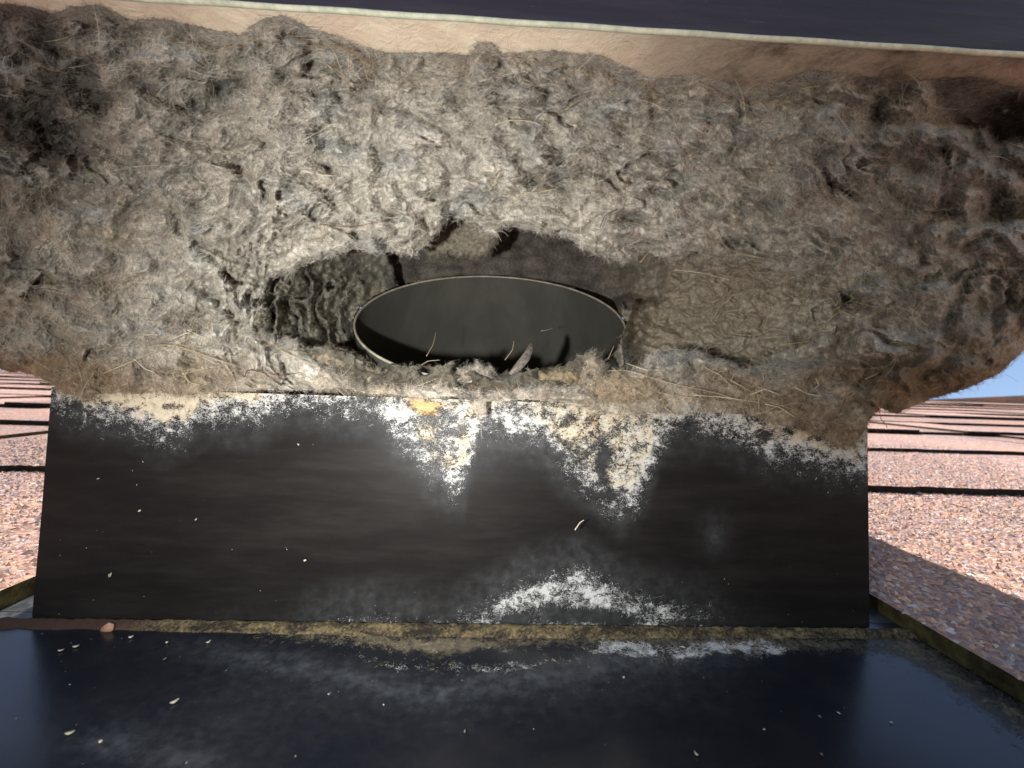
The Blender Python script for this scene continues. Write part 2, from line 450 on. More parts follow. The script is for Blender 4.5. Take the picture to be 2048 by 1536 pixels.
# mineral granules on the near shingles
def granules():
    pts = []; 
    g = np.random.default_rng(5)
    DENS = 330000
    PV = []; PZ = []; PT = []
    regs = [(FR+0.0005, 0.46, -0.05, 0.30), (-0.36, FLF-0.0005, -0.02, 0.30)]
    for (ra, rb, rc, rd) in regs:
        n = int(DENS*(rb-ra)*(rd-rc)); x = g.uniform(ra, rb, n); y = g.uniform(rc, rd, n)
        px, py, D = to_px(np.stack([x, y, np.full(n, 0.004)], 1))
        ok = (D > 0.03) & (px > -40) & (px < 2090) & (py < 1560)
        # hidden behind the front box
        hid = (px > 115) & (px < 1725)
        ok &= ~hid
        p_far = np.clip(1.35-(D-0.10)*3.2, 0.15, 1); ok &= g.random(n) < p_far
        x, y, D = x[ok], y[ok], D[ok]
        z = np.full(len(x), -1.0); t = np.ones(len(x))
        for (a, b, c, d, z1, z0, tn) in gran_rects:
            m = (x >= a) & (x <= b) & (y >= c) & (y <= d)
            zz = z1+(z0-z1)*(y-c)/(d-c)
            up = m & (zz > z); z[up] = zz[up]; t[up] = tn
        m = z > -0.5
        PV.append(np.stack([x[m], y[m], z[m]], 1)); PT.append(t[m])
    C = np.concatenate(PV); T = np.concatenate(PT); n = len(C)
    # lumpy little octahedral pebbles, 8 faces
    base = np.array([(1, 0, 0), (-1, 0, 0), (0, 1, 0), (0, -1, 0), (0, 0, 1), (0, 0, -1)], float)
    fc = np.array([(0, 2, 4), (2, 1, 4), (1, 3, 4), (3, 0, 4), (2, 0, 5), (1, 2, 5), (3, 1, 5), (0, 3, 5)])
    s = g.uniform(0.00055, 0.00125, (n, 1, 1))*np.stack([g.uniform(0.8, 1.5, n), g.uniform(0.7, 1.2, n), g.uniform(0.45, 0.9, n)], 1)[:, None]
    V = base[None]*s*(1+g.uniform(-0.25, 0.25, (n, 6, 3)))+np.zeros((n, 6, 3))
    V = V + g.normal(0, 0.00012, (n, 6, 3))
    a = g.uniform(0, 2*math.pi, n); ca, sa = np.cos(a)[:, None], np.sin(a)[:, None]
    X = V[..., 0]*ca-V[..., 1]*sa; Y = V[..., 0]*sa+V[..., 1]*ca
    V = np.stack([X, Y, V[..., 2]], 2)+C[:, None]
    F = (fc[None]+6*np.arange(n)[:, None, None]).reshape(-1, 3)
    o = mesh_obj('mineral_granules', V.reshape(-1, 3), F, M_GRAN, roof, False)
    pal = np.array([(0.33, 0.15, 0.09), (0.42, 0.22, 0.12), (0.52, 0.33, 0.19), (0.24, 0.12, 0.09), (0.09, 0.075, 0.085), (0.16, 0.15, 0.17), (0.36, 0.28, 0.27), (0.55, 0.5, 0.46), (0.28, 0.17, 0.14)])
    pr = np.array([.17, .18, .13, .12, .13, .09, .08, .04, .06]); pr /= pr.sum()
    c = 1.22*(0.6*pal[g.choice(len(pal), n, p=pr)]+0.4*np.array([0.40, 0.30, 0.27]))*g.uniform(0.8, 1.2, (n, 1))*T[:, None]
    attr(o, 'tint', np.repeat(c, 6, 0))
    o['kind'] = 'stuff'
kg = NT('granule_stone'); kg.base(kg.att('tint', True), 0.75, 0.4); M_GRAN = kg.m
granules()

# ground far below the eaves
gk = simple('dry_ground', (0.10, 0.10, 0.05), (0.20, 0.16, 0.10), 0.3, 1.0, 0.1)
gr = mesh_obj('ground', [(-900, -900, -4.5), (900, -900, -4.5), (900, 900, -4.5), (-900, 900, -4.5)], [(0, 1, 2, 3)], gk, None, False)
gr['kind'] = 'structure'; PLACED.add(gr)

# ------------------------------------------------------------------ the vent
vent = empty('roof_vent', 'black painted steel roof vent standing on the shingles, its mouth choked with lint', 'roof vent', (0, 0, 0))
HW = 0.1075; PH = 0.0585; PL = 0.0042
HZ = 0.1415; HH = 0.138
def lipy(x): return on_plane(x, 40, (0, 0, 1), (0, 0, HZ))
pl_ = P3(1024., 40., lipy(1024.)); LIPY = float(pl_[1])

def blob(x, y, X, Y, rx, ry, rot=0.0):
    c, s = math.cos(rot), math.sin(rot); u = ((X-x)*c+(Y-y)*s)/rx; v = (-(X-x)*s+(Y-y)*c)/ry
    return np.exp(-(u*u+v*v))

PN = np.array([0, -PH, PL]); PN = PN/np.linalg.norm(PN)
def front_panel():
    nx, nz = 520, 150
    u = np.linspace(-HW, HW, nx+1); v = np.linspace(0, 1, nz+1)
    U, Vv = np.meshgrid(u, v)
    bow = 0.0006*np.sin(Vv*math.pi)*np.cos(U/HW*1.5)+0.00025*fbm(U*20, Vv*1.3, 2, 4)
    P = np.stack([U, PL*Vv-bow, 0.0012+(PH-0.0012)*Vv], 2)
    idx = np.arange((nx+1)*(nz+1)).reshape(nz+1, nx+1)
    F = np.stack([idx[:-1, :-1], idx[:-1, 1:], idx[1:, 1:], idx[1:, :-1]], 2).reshape(-1, 4)
    # a real sheet: fold the left, right and top edges back
    pts = P.reshape(-1, 3)
    o = mesh_obj('front_panel', pts, F, M_PAINT, vent)
    X, Y, _ = to_px(pts)
    yl = curve([(60, 790), (95, 800), (130, 832), (200, 850), (260, 862), (330, 888), (360, 880), (400, 856), (460, 846), (510, 852), (540, 832), (560, 824), (610, 815), (650, 828), (700, 832), (760, 838), (785, 880), (815, 905), (850, 955), (900, 995), (930, 985), (945, 925), (960, 885), (1000, 872), (1060, 885), (1090, 905), (1130, 955), (1170, 985), (1200, 1015), (1240, 1040), (1275, 1018), (1300, 975), (1322, 900), (1345, 864), (1420, 868), (1470, 892), (1530, 925), (1600, 938), (1680, 950), (1740, 968)], X)
    wob = fbm(X/40, Y/40, 3, 9)*22
    e = (yl+wob-Y)
    white = sm(-40, 62, e)*(0.70+0.45*fbm(X/24, Y/19, 4, 77))
    cream = sm(8, 75, e)*(0.90+0.4*fbm(X/26, Y/20, 3, 78))*(0.50+0.75*sm(640, 300, X)+0.22*np.exp(-((X-1180)/140)**2)+0.12*np.exp(-((X-870)/60)**2)+0.35*sm(1480, 1600, X)*0.6)
    for (x, y, rx, ry, a) in [(1205, 925, 14, 45, 0.9), (1215, 990, 26, 12, 0.9), (740, 800, 40, 14, 0.7), (1512, 830, 12, 14, 1), (1530, 868, 14, 12, 0.9), (1575, 862, 9, 6, 1), (1640, 875, 12, 7, 0.8), (157, 810, 11, 10, 0.9), (340, 812, 20, 8, 0.6), (860, 830, 40, 22, 0.25), (480, 812, 25, 9, 0.5), (1045, 815, 30, 8, 0.5), (1120, 850, 20, 14, 0.4), (1080, 915, 60, 30, 0.6), (870, 930, 40, 60, 0.45), (880, 860, 60, 40, 0.3), (1170, 900, 60, 50, 0.25)]:
        b = 1-a*blob(x, y, X, Y, rx, ry); white = white*b; cream = cream*b
    for (x, y, rx, ry) in [(855, 868, 16, 22), (1015, 875, 22, 14), (930, 885, 12, 30), (905, 925, 40, 14), (1150, 860, 40, 16)]: cream += 0.30*blob(x, y, X, Y, rx, ry)
    # the fan of lint dust at the foot of the panel
    yu = curve([(60, 1300), (560, 1270), (620, 1240), (680, 1225), (760, 1225), (830, 1230), (900, 1232), (950, 1212), (1000, 1182), (1050, 1158), (1100, 1142), (1160, 1128), (1200, 1148), (1240, 1175), (1300, 1188), (1400, 1205), (1460, 1240), (1500, 1262), (1760, 1275)], X)
    e2 = Y-yu+wob*0.7; amp = curve([(560, 0.0), (640, 0.36), (720, 0.42), (860, 0.34), (930, 0.5), (1000, 0.72), (1200, 0.78), (1300, 0.62), (1420, 0.5), (1480, 0.2), (1600, 0)], X)
    w2 = sm(-22, 40, e2)*amp*(0.85+0.55*fbm(X/30, Y/22, 3, 79))
    for (x, y, rx, ry) in [(1030, 1240, 34, 15), (1112, 1228, 32, 17), (1170, 1232, 60, 12), (1225, 1240, 50, 9), (1400, 1244, 60, 6)]: w2 = w2*(1-np.clip(1.5*blob(x, y, X, Y, rx, ry), 0, 1))
    white = np.maximum(white, w2)
    orange = 1.0*blob(842, 812, X, Y, 36, 20, 0.5)+1.0*blob(957, 812, X, Y, 14, 30, -0.6)+0.5*blob(885, 808, X, Y, 40, 8)+0.5*blob(1190, 852, X, Y, 10, 34, -0.4)+0.4*blob(1150, 835, X, Y, 60, 10)
    dust = 0.22*sm(-70, 10, e)+0.35*sm(-5, 30, e)*blob(900, 880, X, Y, 170, 120)+0.35*sm(-90, 0, e2)*np.clip(amp+0.25*sm(350, 460, X)*sm(1500, 700, X), 0, 1)+0.25*blob(1430, 1070, X, Y, 30, 40)+0.12*blob(1150, 870, X, Y, 250, 60)
    dust *= 0.6+0.8*np.clip(fbm(X/30, Y/22, 4, 12)+0.5, 0, 1)
    attr(o, 'white', np.clip(white, 0, 1)); attr(o, 'cream', np.clip(cream, 0, 1)); attr(o, 'orange', np.clip(orange, 0, 1)); attr(o, 'dust', np.clip(dust, 0, 0.8)); attr(o, 'grime', np.zeros(len(X)))
    # curled fibres clinging to the paint where the residue is
    dens = np.clip(np.maximum(white, cream), 0, 1)
    pr = dens**1.5*(0.25+np.exp(-((dens-0.45)/0.25)**2)); pr /= pr.sum()
    g = np.random.default_rng(2); sel = g.choice(len(pts), 9000, p=pr)
    tintc = np.where((cream[sel] > 0.45)[:, None], np.array([0.50, 0.43, 0.30]), np.array([0.46, 0.46, 0.45]))
    q = pts[sel]+np.array([0, -0.00035, 0])
    fibres('clinging_fibres', q, np.tile(PN, (len(q), 1)), vent, 9000, 0.0003, 0.0014, 0.00002, 21, 0.12, tintc, curl=2.6)
    return o
front_panel()
# side walls, back wall and inner walls of the box
def plain(o, d=0.15):
    n = len(o.data.vertices)
    for a in ('white', 'cream', 'orange', 'grime'): attr(o, a, np.zeros(n))
    attr(o, 'dust', np.full(n, d)); return o
for s in (-1, 1):
    x = s*HW; t = 0.0007
    V = [(x-s*t, 0.0008, 0.0), (x, 0.0008, 0.0), (x-s*t, PL+0.001, PH), (x, PL+0.001, PH), (x-s*t, 0.075, HZ), (x, 0.075, HZ), (x-s*t, 0.215, HZ), (x, 0.215, HZ), (x-s*t, 0.235, 0), (x, 0.235, 0)]
    F = [(0, 2, 4, 6, 8), (1, 9, 7, 5, 3), (0, 1, 3, 2), (2, 3, 5, 4), (6, 7, 9, 8), (4, 5, 7, 6)]
    plain(mesh_obj('side_wall', V, F, M_PAINT, vent, False))
plain(box('back_wall', -HW+0.001, HW-0.001, 0.2352, 0.236, 0, HZ-0.001, M_PAINT, vent))
# hood
def hood():
    h = link(bpy.data.objects.new('hood', None), vent)
    yb = 0.262
    k = NT('dusty_hood_underside')
    f = k.noise(160, 6, 0.7, 0.5); f2 = k.noise(45, 5, 0.6); sx = k.n('ShaderNodeSeparateXYZ'); k.l(k.obj, sx.inputs[0])
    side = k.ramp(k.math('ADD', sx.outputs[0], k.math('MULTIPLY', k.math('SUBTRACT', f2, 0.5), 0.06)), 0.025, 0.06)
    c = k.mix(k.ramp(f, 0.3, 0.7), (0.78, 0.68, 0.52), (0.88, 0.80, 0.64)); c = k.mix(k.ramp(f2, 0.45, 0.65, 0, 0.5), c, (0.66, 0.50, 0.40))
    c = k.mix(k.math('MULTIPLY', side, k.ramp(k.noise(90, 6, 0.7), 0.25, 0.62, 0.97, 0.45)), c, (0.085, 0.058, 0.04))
    k.base(c, 0.95, 0.1); k.bump(f, 0.0008)
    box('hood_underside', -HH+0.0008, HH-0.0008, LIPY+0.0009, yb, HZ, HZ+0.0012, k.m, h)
    box('hood_top', -HH, HH, LIPY+0.001, yb+0.001, HZ+0.0165, HZ+0.0177, M_HOODP, h)
    box('front_fascia', -HH, HH, LIPY+0.0001, LIPY+0.0009, HZ+0.0004, HZ+0.0177, M_HOODP, h)
    # rolled bare edge of the lip
    tube('lip_edge', [(-HH+i*2*HH/40, LIPY+0.0004, HZ-0.0001+0.00008*math.sin(i*1.7)) for i in range(41)], 0.00058, M_EDGE, h, 8, 1.0)
    for s in (-1, 1): box('side_skirt', min(s*HH, s*(HH-0.0008)), max(s*HH, s*(HH-0.0008)), LIPY+0.001, yb, HZ+0.0014, HZ+0.0164, M_HOODP, h)
    box('rear_skirt', -HH+0.001, HH-0.001, yb+0.0002, yb+0.001, HZ-0.02, HZ+0.0164, M_HOODP, h)
hood()

# duct: a round pipe rising plumb through the sloping roof, leaning towards the mouth
ring_t = math.radians(30)
RC = P3(986., 628., 0.1505); RR = 0.0505
ra_ = np.array([1.0, 0, 0]); rn_ = np.array([0, -math.sin(ring_t), math.cos(ring_t)]); rb_ = np.cross(rn_, ra_)
def duct():
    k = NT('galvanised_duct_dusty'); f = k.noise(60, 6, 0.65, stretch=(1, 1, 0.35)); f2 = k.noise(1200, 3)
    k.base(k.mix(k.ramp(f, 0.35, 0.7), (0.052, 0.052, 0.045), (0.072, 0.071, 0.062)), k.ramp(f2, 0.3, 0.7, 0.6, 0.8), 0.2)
    n = 128; V = []; F = []
    L = [0, 0.002, 0.03, 0.16]
    for rad in (RR, RR-0.0005):
        for d in L:
            for i in range(n):
                a = 2*math.pi*i/n
                V.append(RC+rad*(math.cos(a)*ra_+math.sin(a)*rb_)-rn_*d)
    m = len(L)
    for s in range(2):
        for j in range(m-1):
            for i in range(n):
                i2 = (i+1) % n; a = (s*m+j)*n
                q = (a+i, a+i2, a+n+i2, a+n+i); F.append(q if s else q[::-1])
    o = mesh_obj('duct_pipe', V, F, k.m, vent)
    # elbow floor at the bottom of the pipe
    e = mesh_obj('duct_elbow', [RC+RR*(math.cos(2*math.pi*i/n)*ra_+math.sin(2*math.pi*i/n)*rb_)-rn_*0.1605 for i in range(n)], [tuple(range(n))], k.m, o, False)
    kr = simple('rim_metal', (0.22, 0.205, 0.16), (0.40, 0.37, 0.29), 300, 0.5, 0.5)
    V = []; F = []
    prof = [(RR+0.0001, -0.0004), (RR+0.0001, 0.00005), (RR-0.0002, 0.0002), (RR-0.0006, 0.00005), (RR-0.0006, -0.0004)]
    for (r, h_) in prof:
        for i in range(n):
            a = 2*math.pi*i/n; V.append(RC+r*(math.cos(a)*ra_+math.sin(a)*rb_)+rn_*h_)
    for j in range(4):
        for i in range(n):
            i2 = (i+1) % n; F.append((j*n+i, j*n+i2, (j+1)*n+i2, (j+1)*n+i))
    mesh_obj('duct_rim', V, F, kr, o)
duct()

# flashing sheet in front and under
def flashing():
    nx, ny = 420, 200
    u = np.linspace(-0.150, 0.150, nx+1); v = np.linspace(-0.085, 0.004, ny+1)
    U, Vv = np.meshgrid(u, v)
    Z = 0.0002*fbm(U*14, Vv*14, 2, 3)
    P = np.stack([U, Vv, Z], 2).reshape(-1, 3)
    idx = np.arange((nx+1)*(ny+1)).reshape(ny+1, nx+1)
    F = np.stack([idx[:-1, :-1], idx[:-1, 1:], idx[1:, 1:], idx[1:, :-1]], 2).reshape(-1, 4)
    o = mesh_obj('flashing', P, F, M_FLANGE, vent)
    X, Y, _ = to_px(P)
    wob = fbm(X/45, Y/25, 3, 40)*12
    def band(pts, half, amp, x0, x1, soft=60):
        yc = curve(pts, X); return amp*np.exp(-((Y-yc+wob)/half)**2)*sm(x0-soft, x0+soft, X)*sm(x1+soft, x1-soft, X)
    white = band([(1150, 1312), (1200, 1298), (1300, 1304), (1350, 1312), (1420, 1296), (1560, 1300)], 15, 0.85, 1190, 1570, 45)
    white += band([(640, 1300), (800, 1335), (1000, 1338), (1120, 1325)], 9, 0.42, 700, 1150)
    white += band([(700, 1285), (1100, 1300)], 10, 0.2, 660, 1100)
    white *= np.clip(0.75+0.9*fbm(X/34, Y/12, 3, 27), 0.1, 1.15)*(1-0.7*blob(1335, 1310, X, Y, 18, 14))
    grime = band([(250, 1262), (700, 1272), (860, 1290), (1000, 1285), (1250, 1280), (1700, 1290), (1850, 1310)], 18, 0.7, 520, 1780, 120)
    grime += band([(760, 1290), (860, 1305), (960, 1290)], 22, 0.45, 760, 960)
    grime += 0.75*np.exp(-((U.ravel()-(FR-0.006-0.10*Vv.ravel()*0))/0.007)**2)*sm(0.004, -0.004, Vv.ravel())
    grime += 0.35*blob(1230, 1298, X, Y, 80, 20)*0
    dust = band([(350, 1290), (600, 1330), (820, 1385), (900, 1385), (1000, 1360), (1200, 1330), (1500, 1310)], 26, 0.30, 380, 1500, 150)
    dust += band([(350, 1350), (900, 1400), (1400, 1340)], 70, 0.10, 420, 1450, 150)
    dust += 0.35*blob(225, 1490, X, Y, 60, 30)+0.3*blob(370, 1520, X, Y, 60, 22)+0.12*blob(330, 1480, X, Y, 200, 80)+0.12*sm(0.09, 0.13, np.abs(U.ravel()))+0.02+0.6*sm(-0.1095, -0.1145, U.ravel())*sm(-0.04, -0.01, Vv.ravel())  # last term is no dust: sun glare painted pale at the left end
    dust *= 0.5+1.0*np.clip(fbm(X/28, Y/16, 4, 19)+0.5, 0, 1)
    attr(o, 'white', np.clip(white, 0, 1)); attr(o, 'cream', np.zeros(len(X))); attr(o, 'orange', np.zeros(len(X)))
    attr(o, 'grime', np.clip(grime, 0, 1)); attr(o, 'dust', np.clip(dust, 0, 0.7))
    dens = np.clip(white+0.25*grime, 0, 1); pr = dens**2; pr /= pr.sum()
    g = np.random.default_rng(3); sel = g.choice(len(P), 5000, p=pr)
    tc = np.where((white[sel] > 0.3)[:, None], np.array([0.6, 0.6, 0.6]), np.array([0.3, 0.25, 0.16]))
    fibres('clinging_fibres', P[sel]+np.array([0, 0, 0.0003]), np.tile([0, 0, 1.0], (5000, 1)), vent, 5000, 0.0003, 0.0011, 0.00002, 33, 0.15, tc, curl=2.5)
flashing()
for s in (-1, 1): plain(box('flashing_wing', min(s*0.1079, s*0.150), max(s*0.1079, s*0.150), 0.0041, 0.25, -0.0012, 0.0001, M_FLANGE, vent), 0.5)
def seam():
    """the folded seam of old sealant where the panel meets the flashing"""
    nx, m = 620, 8
    xs = np.linspace(-0.148, 0.1185, nx+1); V = []
    prof = [(0.0006, 0.0), (0.0006, 0.0011), (-0.0003, 0.0015), (-0.0012, 0.0014), (-0.0022, 0.0010), (-0.0032, 0.0006), (-0.0040, 0.0003), (-0.0045, -0.0004)]
    for i, x in enumerate(xs):
        j = perlin(np.array(x*160.), np.array(0.5), 3)*0.0004; jj = perlin(np.array(x*600.), np.array(3.5), 8)*0.00022
        wd = 0.8-0.3*float(sm(0.02, 0.10, abs(x)))
        for q, (y, z) in enumerate(prof): V.append((x, y*wd-0.0004+(j if q > 2 else 0), max(z, -0.0004)*(1+0.0)+(jj if 0 < q < 7 else 0)))
    idx = np.arange((nx+1)*m).reshape(nx+1, m)
    F = np.stack([idx[:-1, :-1], idx[:-1, 1:], idx[1:, 1:], idx[1:, :-1]], 2).reshape(-1, 4)
    k = NT('weathered_sealant'); f = k.noise(260, 6, 0.7, 0.6, stretch=(0.5, 1, 1)); g2 = k.noise(1400, 4, 0.7); sx = k.n('ShaderNodeSeparateXYZ'); k.l(k.obj, sx.inputs[0])
    t = k.math('ADD', k.math('MULTIPLY', f, 0.6), k.math('MULTIPLY', g2, 0.4))
    c = k.mix(k.ramp(t, 0.42, 0.66), (0.02, 0.016, 0.012), k.mix(g2, (0.09, 0.07, 0.035), (0.26, 0.20, 0.10)))
    lf = k.ramp(sx.outputs[0], -0.09, -0.07, 1, 0); c = k.mix(lf, c, (0.045, 0.025, 0.018))
    k.base(c, 0.85, 0.2); k.bump(t, 0.0006)
    mesh_obj('sealant_seam', V, F, k.m, vent)
seam()

# ------------------------------------------------------------------ the lint
lint = empty('lint_clump', 'thick grey-brown felt of matted dryer lint packed under the hood around the duct opening', 'lint', tuple(P3(985., 700., 0.12)))
TOP = [(-160, 25), (0, 12), (60, 20), (100, 32), (140, 18), (200, 12), (260, 45), (330, 42), (400, 60), (480, 72), (520, 44), (560, 34), (620, 60), (700, 86), (760, 108), (860, 110), (940, 114), (955, 92), (985, 90), (1005, 112), (1100, 105), (1200, 114), (1240, 132), (1300, 160), (1380, 152), (1440, 166), (1500, 186), (1560, 168), (1620, 142), (1700, 150), (1800, 168), (1900, 160), (1960, 158), (2048, 185), (2200, 195)]
BOT = [(-160, 728), (0, 741), (60, 750), (98, 765), (130, 790), (165, 800), (200, 788), (260, 786), (350, 790), (500, 784), (600, 782), (680, 780), (730, 786), (800, 792), (850, 800), (900, 792), (935, 800), (955, 832), (972, 830), (975, 805), (1050, 800), (1150, 812), (1250, 832), (1310, 826), (1400, 822), (1500, 832), (1560, 852), (1640, 872), (1690, 905), (1715, 888), (1742, 838), (1765, 818), (1795, 830), (1840, 806), (1900, 790), (1960, 768), (2000, 748), (2048, 705), (2200, 600)]
HOLE = [(527, 600), (545, 560), (600, 535), (650, 515), (690, 505), (735, 498), (790, 508), (825, 512), (860, 485), (890, 450), (900, 432), (930, 440), (960, 452), (990, 470), (1020, 448), (1050, 460), (1100, 470), (1150, 488), (1200, 515), (1240, 522), (1290, 510), (1340, 518), (1400, 505), (1460, 512), (1530, 530), (1600, 560), (1650, 600), (1640, 650), (1570, 700), (1520, 730), (1480, 735), (1430, 712), (1370, 696), (1310, 706), (1270, 735), (1220, 752), (1160, 768), (1100, 772), (1000, 778), (870, 768), (790, 773), (715, 772), (690, 750), (650, 728), (610, 705), (585, 682), (545, 668), (528, 640)]
RIGHT = lambda X: curve([(0, .202), (1180, .202), (1235, .196), (1280, .172), (1340, .148), (1420, .132), (1500, .1235), (1580, .117), (1700, .112)], X)
def front_lint():
    st = 2.5
    xs = np.arange(-150, 2200, st); ys = np.arange(-20, 940, st); X, Y = np.meshgrid(xs, ys)
    rag = fbm(X/38, Y/38, 4, 61)*14+fbm(X/9, Y/9, 2, 62)*4
    yt = curve(TOP, X); yb = curve(BOT, X)
    h = poly_dist(HOLE, X, Y)                       # >0 inside the mouth
    sfade = sm(1640, 1440, X)                       # the mouth melts into a hollow on the right
    hd = -h + rag*0.8
    e_top = (Y-yt)+rag*0.35; e_bot = (yb-Y)+rag*0.45
    keep = (hd > 0) & (e_top > -6) & (e_bot > 0)
    Dt = on_plane(X, np.maximum(yt, -30), (0, 0, 1), (0, 0, HZ-0.0003))
    Dpan = on_plane(X, Y, PN, (0, 0, 0.0))
    t = np.clip((Y-yt)/(yb-yt), 0, 1)
    Dlow = np.clip(Dpan, 0.085, 0.108)-0.0022
    D = Dt*(1-sm(0, 0.85, t))+Dlow*sm(0, 0.85, t)
    hood_d = on_plane(X, Y, (0, 0, 1), (0, 0, HZ-0.0003))
    D = D+0.004*sm(0.06, 0.0, t)
    # swelling and hollows (metres)
    D -= 0.0045*blob(1000, 300, X, Y, 420, 110)
    D += 0.010*np.exp(-np.clip(hd, 0, 400)/60)*sm(150, 420, Y)*sm(760, 650, Y)
    D += 0.007*blob(250, 420, X, Y, 160, 120)
    wr_ = sm(1440, 1560, X)*np.exp(-(np.clip(hd, 0, 400)/95)**2)*sm(745, 690, Y)*sm(500, 535, Y); D = D*(1-wr_)+RIGHT(X)*wr_
    inpan = (X > 100) & (X < 1742)
    fade = sm(0.80, 0.93, t)                        # thin where it lies on the panel
    amp = 1-0.5*fade*inpan
    D += amp*0.0060*fbm(X/260, Y/190, 3, 1)
    D += amp*0.0044*flow_noise(X, Y, 46, 120, 3, 11)
    bil = np.abs(fbm(X/62, Y/50, 3, 21)); D += amp*0.0030*(0.35-bil)*1.3
    D += amp*0.0011*flow_noise(X, Y, 17, 26, 3, 31)
    pits = sm(0.20, 0.5, flow_noise(X, Y, 24, 52, 3, 91))*sm(-0.15, 0.3, fbm(X/190, Y/150, 2, 92)); D += amp*0.0040*pits
    D += (0.35+0.65*amp)*0.0010*fbm(X/8.5, Y/7.5, 2, 41)
    for (x, y, rx, ry, dm, ro) in [(105, 265, 90, 48, 26, .35), (150, 185, 60, 34, 12, .2), (175, 170, 30, 50, 14, -.4), (215, 215, 34, 34, 10, 0), (310, 190, 60, 14, 9, .5), (430, 200, 34, 34, 12, 0), (465, 168, 36, 18, 9, 0), (388, 215, 13, 16, 9, 0), (650, 336, 18, 9, 10, .4), (590, 366, 46, 10, 8, -.35), (640, 260, 18, 18, 6, 0), (1150, 343, 60, 13, 13, -.1), (1085, 362, 52, 11, 9, .0), (1210, 352, 40, 14, 8, .2), (967, 103, 17, 9, 10, 0), (1105, 122, 45, 9, 8, 0), (1240, 148, 34, 12, 9, .3), (1630, 160, 26, 12, 10, 0), (1480, 192, 34, 10, 8, 0), (1540, 185, 26, 9, 8, 0), (1950, 215, 70, 34, 24, 0), (2010, 265, 46, 26, 16, 0), (1655, 352, 8, 34, 12, -.45), (1690, 382, 34, 6, 9, .5), (1262, 436, 22, 9, 9, 0), (1455, 437, 10, 9, 9, 0), (1290, 494, 42, 10, 9, -.1), (1470, 490, 34, 12, 9, .1), (1705, 600, 26, 14, 14, 0), (1660, 625, 40, 8, 7, -.5), (1275, 778, 20, 12, 9, 0), (1200, 775, 20, 8, 6, 0), (505, 455, 34, 5, 7, -.6), (575, 440, 60, 5, 6, -.3), (520, 480, 40, 5, 6, -.9), (340, 745, 34, 6, 6, .1), (380, 728, 18, 5, 6, .2), (240, 660, 7, 18, 7, -.5), (1450, 790, 22, 6, 5, .3), (1840, 520, 14, 10, 7, 0), (1880, 420, 34, 16, 8, 0), (1750, 440, 12, 10, 7, 0), (30, 120, 60, 18, 8, .2), (850, 210, 20, 9, 5, 0), (1760, 230, 18, 30, 9, .2), (1990, 420, 40, 30, 10, 0), (40, 520, 20, 60, 7, 0)]:
        D += (dm if dm < 9 else dm*1.55)*0.001*blob(x, y, X, Y, rx, ry, ro)*(0.75+0.5*fbm(X/30, Y/30, 2, 71))
    # torn layers: the felt breaks into overlapping sheets with ragged steps
    F1 = fbm(X/210+2.2, Y/120, 3, 401)*3.4+(Y-300)/210+0.16*fbm(X/26, Y/22, 3, 402)
    fr = F1-np.floor(F1); st1 = np.minimum(fr/0.9, (1-fr)/0.1)
    mk = sm(-0.05, 0.25, fbm(X/170, Y/130, 2, 403))
    D -= amp*0.0075*(st1-0.5)*mk
    F2 = flow_noise(X, Y, 90, 210, 2, 411)*5+0.18*fbm(X/18, Y/16, 2, 412)
    fr = F2-np.floor(F2); st2 = np.minimum(fr/0.88, (1-fr)/0.12)
    D -= amp*0.0018*(st2-0.5)*sm(-0.1, 0.3, fbm(X/140+7, Y/110, 2, 413))
    # clumps
    cl = fbm(X/95, Y/80, 2, 421); D -= amp*0.0060*sm(0.05, 0.5, np.abs(cl))
    # concentric folded layers left of the mouth
    ring = np.hypot((X-985), (Y-610)*1.9)
    lay = np.abs(((ring+fbm(X/70, Y/70, 3, 81)*70)/30) % 1-0.5)*2
    D += 0.0042*(lay-0.5)*sm(760, 640, X)*sm(440, 500, ring+0*X)*sm(620, 520, ring)*sm(300, 400, Y)
    # lip: rounded edge of the mouth, thick edge at the outer skirts
    Rp = 26.0; q = np.clip(1-hd/Rp, 0, 1); D += 0.0065*(1-np.sqrt(1-np.minimum(q, 0.995)**2))*np.maximum(sfade, sm(690, 730, Y))
    Ro = 70.0; q = np.clip(1-e_bot/Ro, 0, 1); outer = np.clip(sm(120, 20, X)+sm(1725, 1800, X), 0, 1); D += outer*0.022*(1-np.sqrt(1-np.minimum(q, 0.995)**2))
    # keep it under the hood and in front of the panel
    D = np.where(Y < yt+220, np.minimum(D, np.where(hood_d > 0, hood_d, 9)+0.0), D)
    over = inpan & (Y > to_top(X)-3)
    D = np.where(over, np.minimum(D, Dpan-0.0009-0.0009*np.clip(e_bot/20, 0, 1)), D)
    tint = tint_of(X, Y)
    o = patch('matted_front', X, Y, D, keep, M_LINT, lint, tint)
    # rough back of the felt
    s = 8; kb = keep[::s, ::s]; Db = D[::s, ::s]+0.016+0.02*(1-np.clip(sm(0, 90, e_bot[::s, ::s]), 0, 1)*1.0)*0
    patch('matted_back', X[::s, ::s], Y[::s, ::s], np.where(((X[::s, ::s] > 90) & (X[::s, ::s] < 1750)) & (Y[::s, ::s] > 640), Db+0.004, Db), kb & (hd[::s, ::s] > 14) & (e_bot[::s, ::s] > 14) & (e_top[::s, ::s] > 60), M_LINT, lint, tint[::s, ::s])
    P, N, fl_ = surf_samples(X, Y, D, keep); C = tint.reshape(-1, 3)[keep.ravel()]
    C = C*np.array([1.12, 1.10, 1.05])
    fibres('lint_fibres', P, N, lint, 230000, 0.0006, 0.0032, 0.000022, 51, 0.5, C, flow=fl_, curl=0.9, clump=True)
    # wiry fringe hanging at the mouth and the lower edges
    m = ((hd < 16) | (e_bot < 14)).ravel()[keep.ravel()]
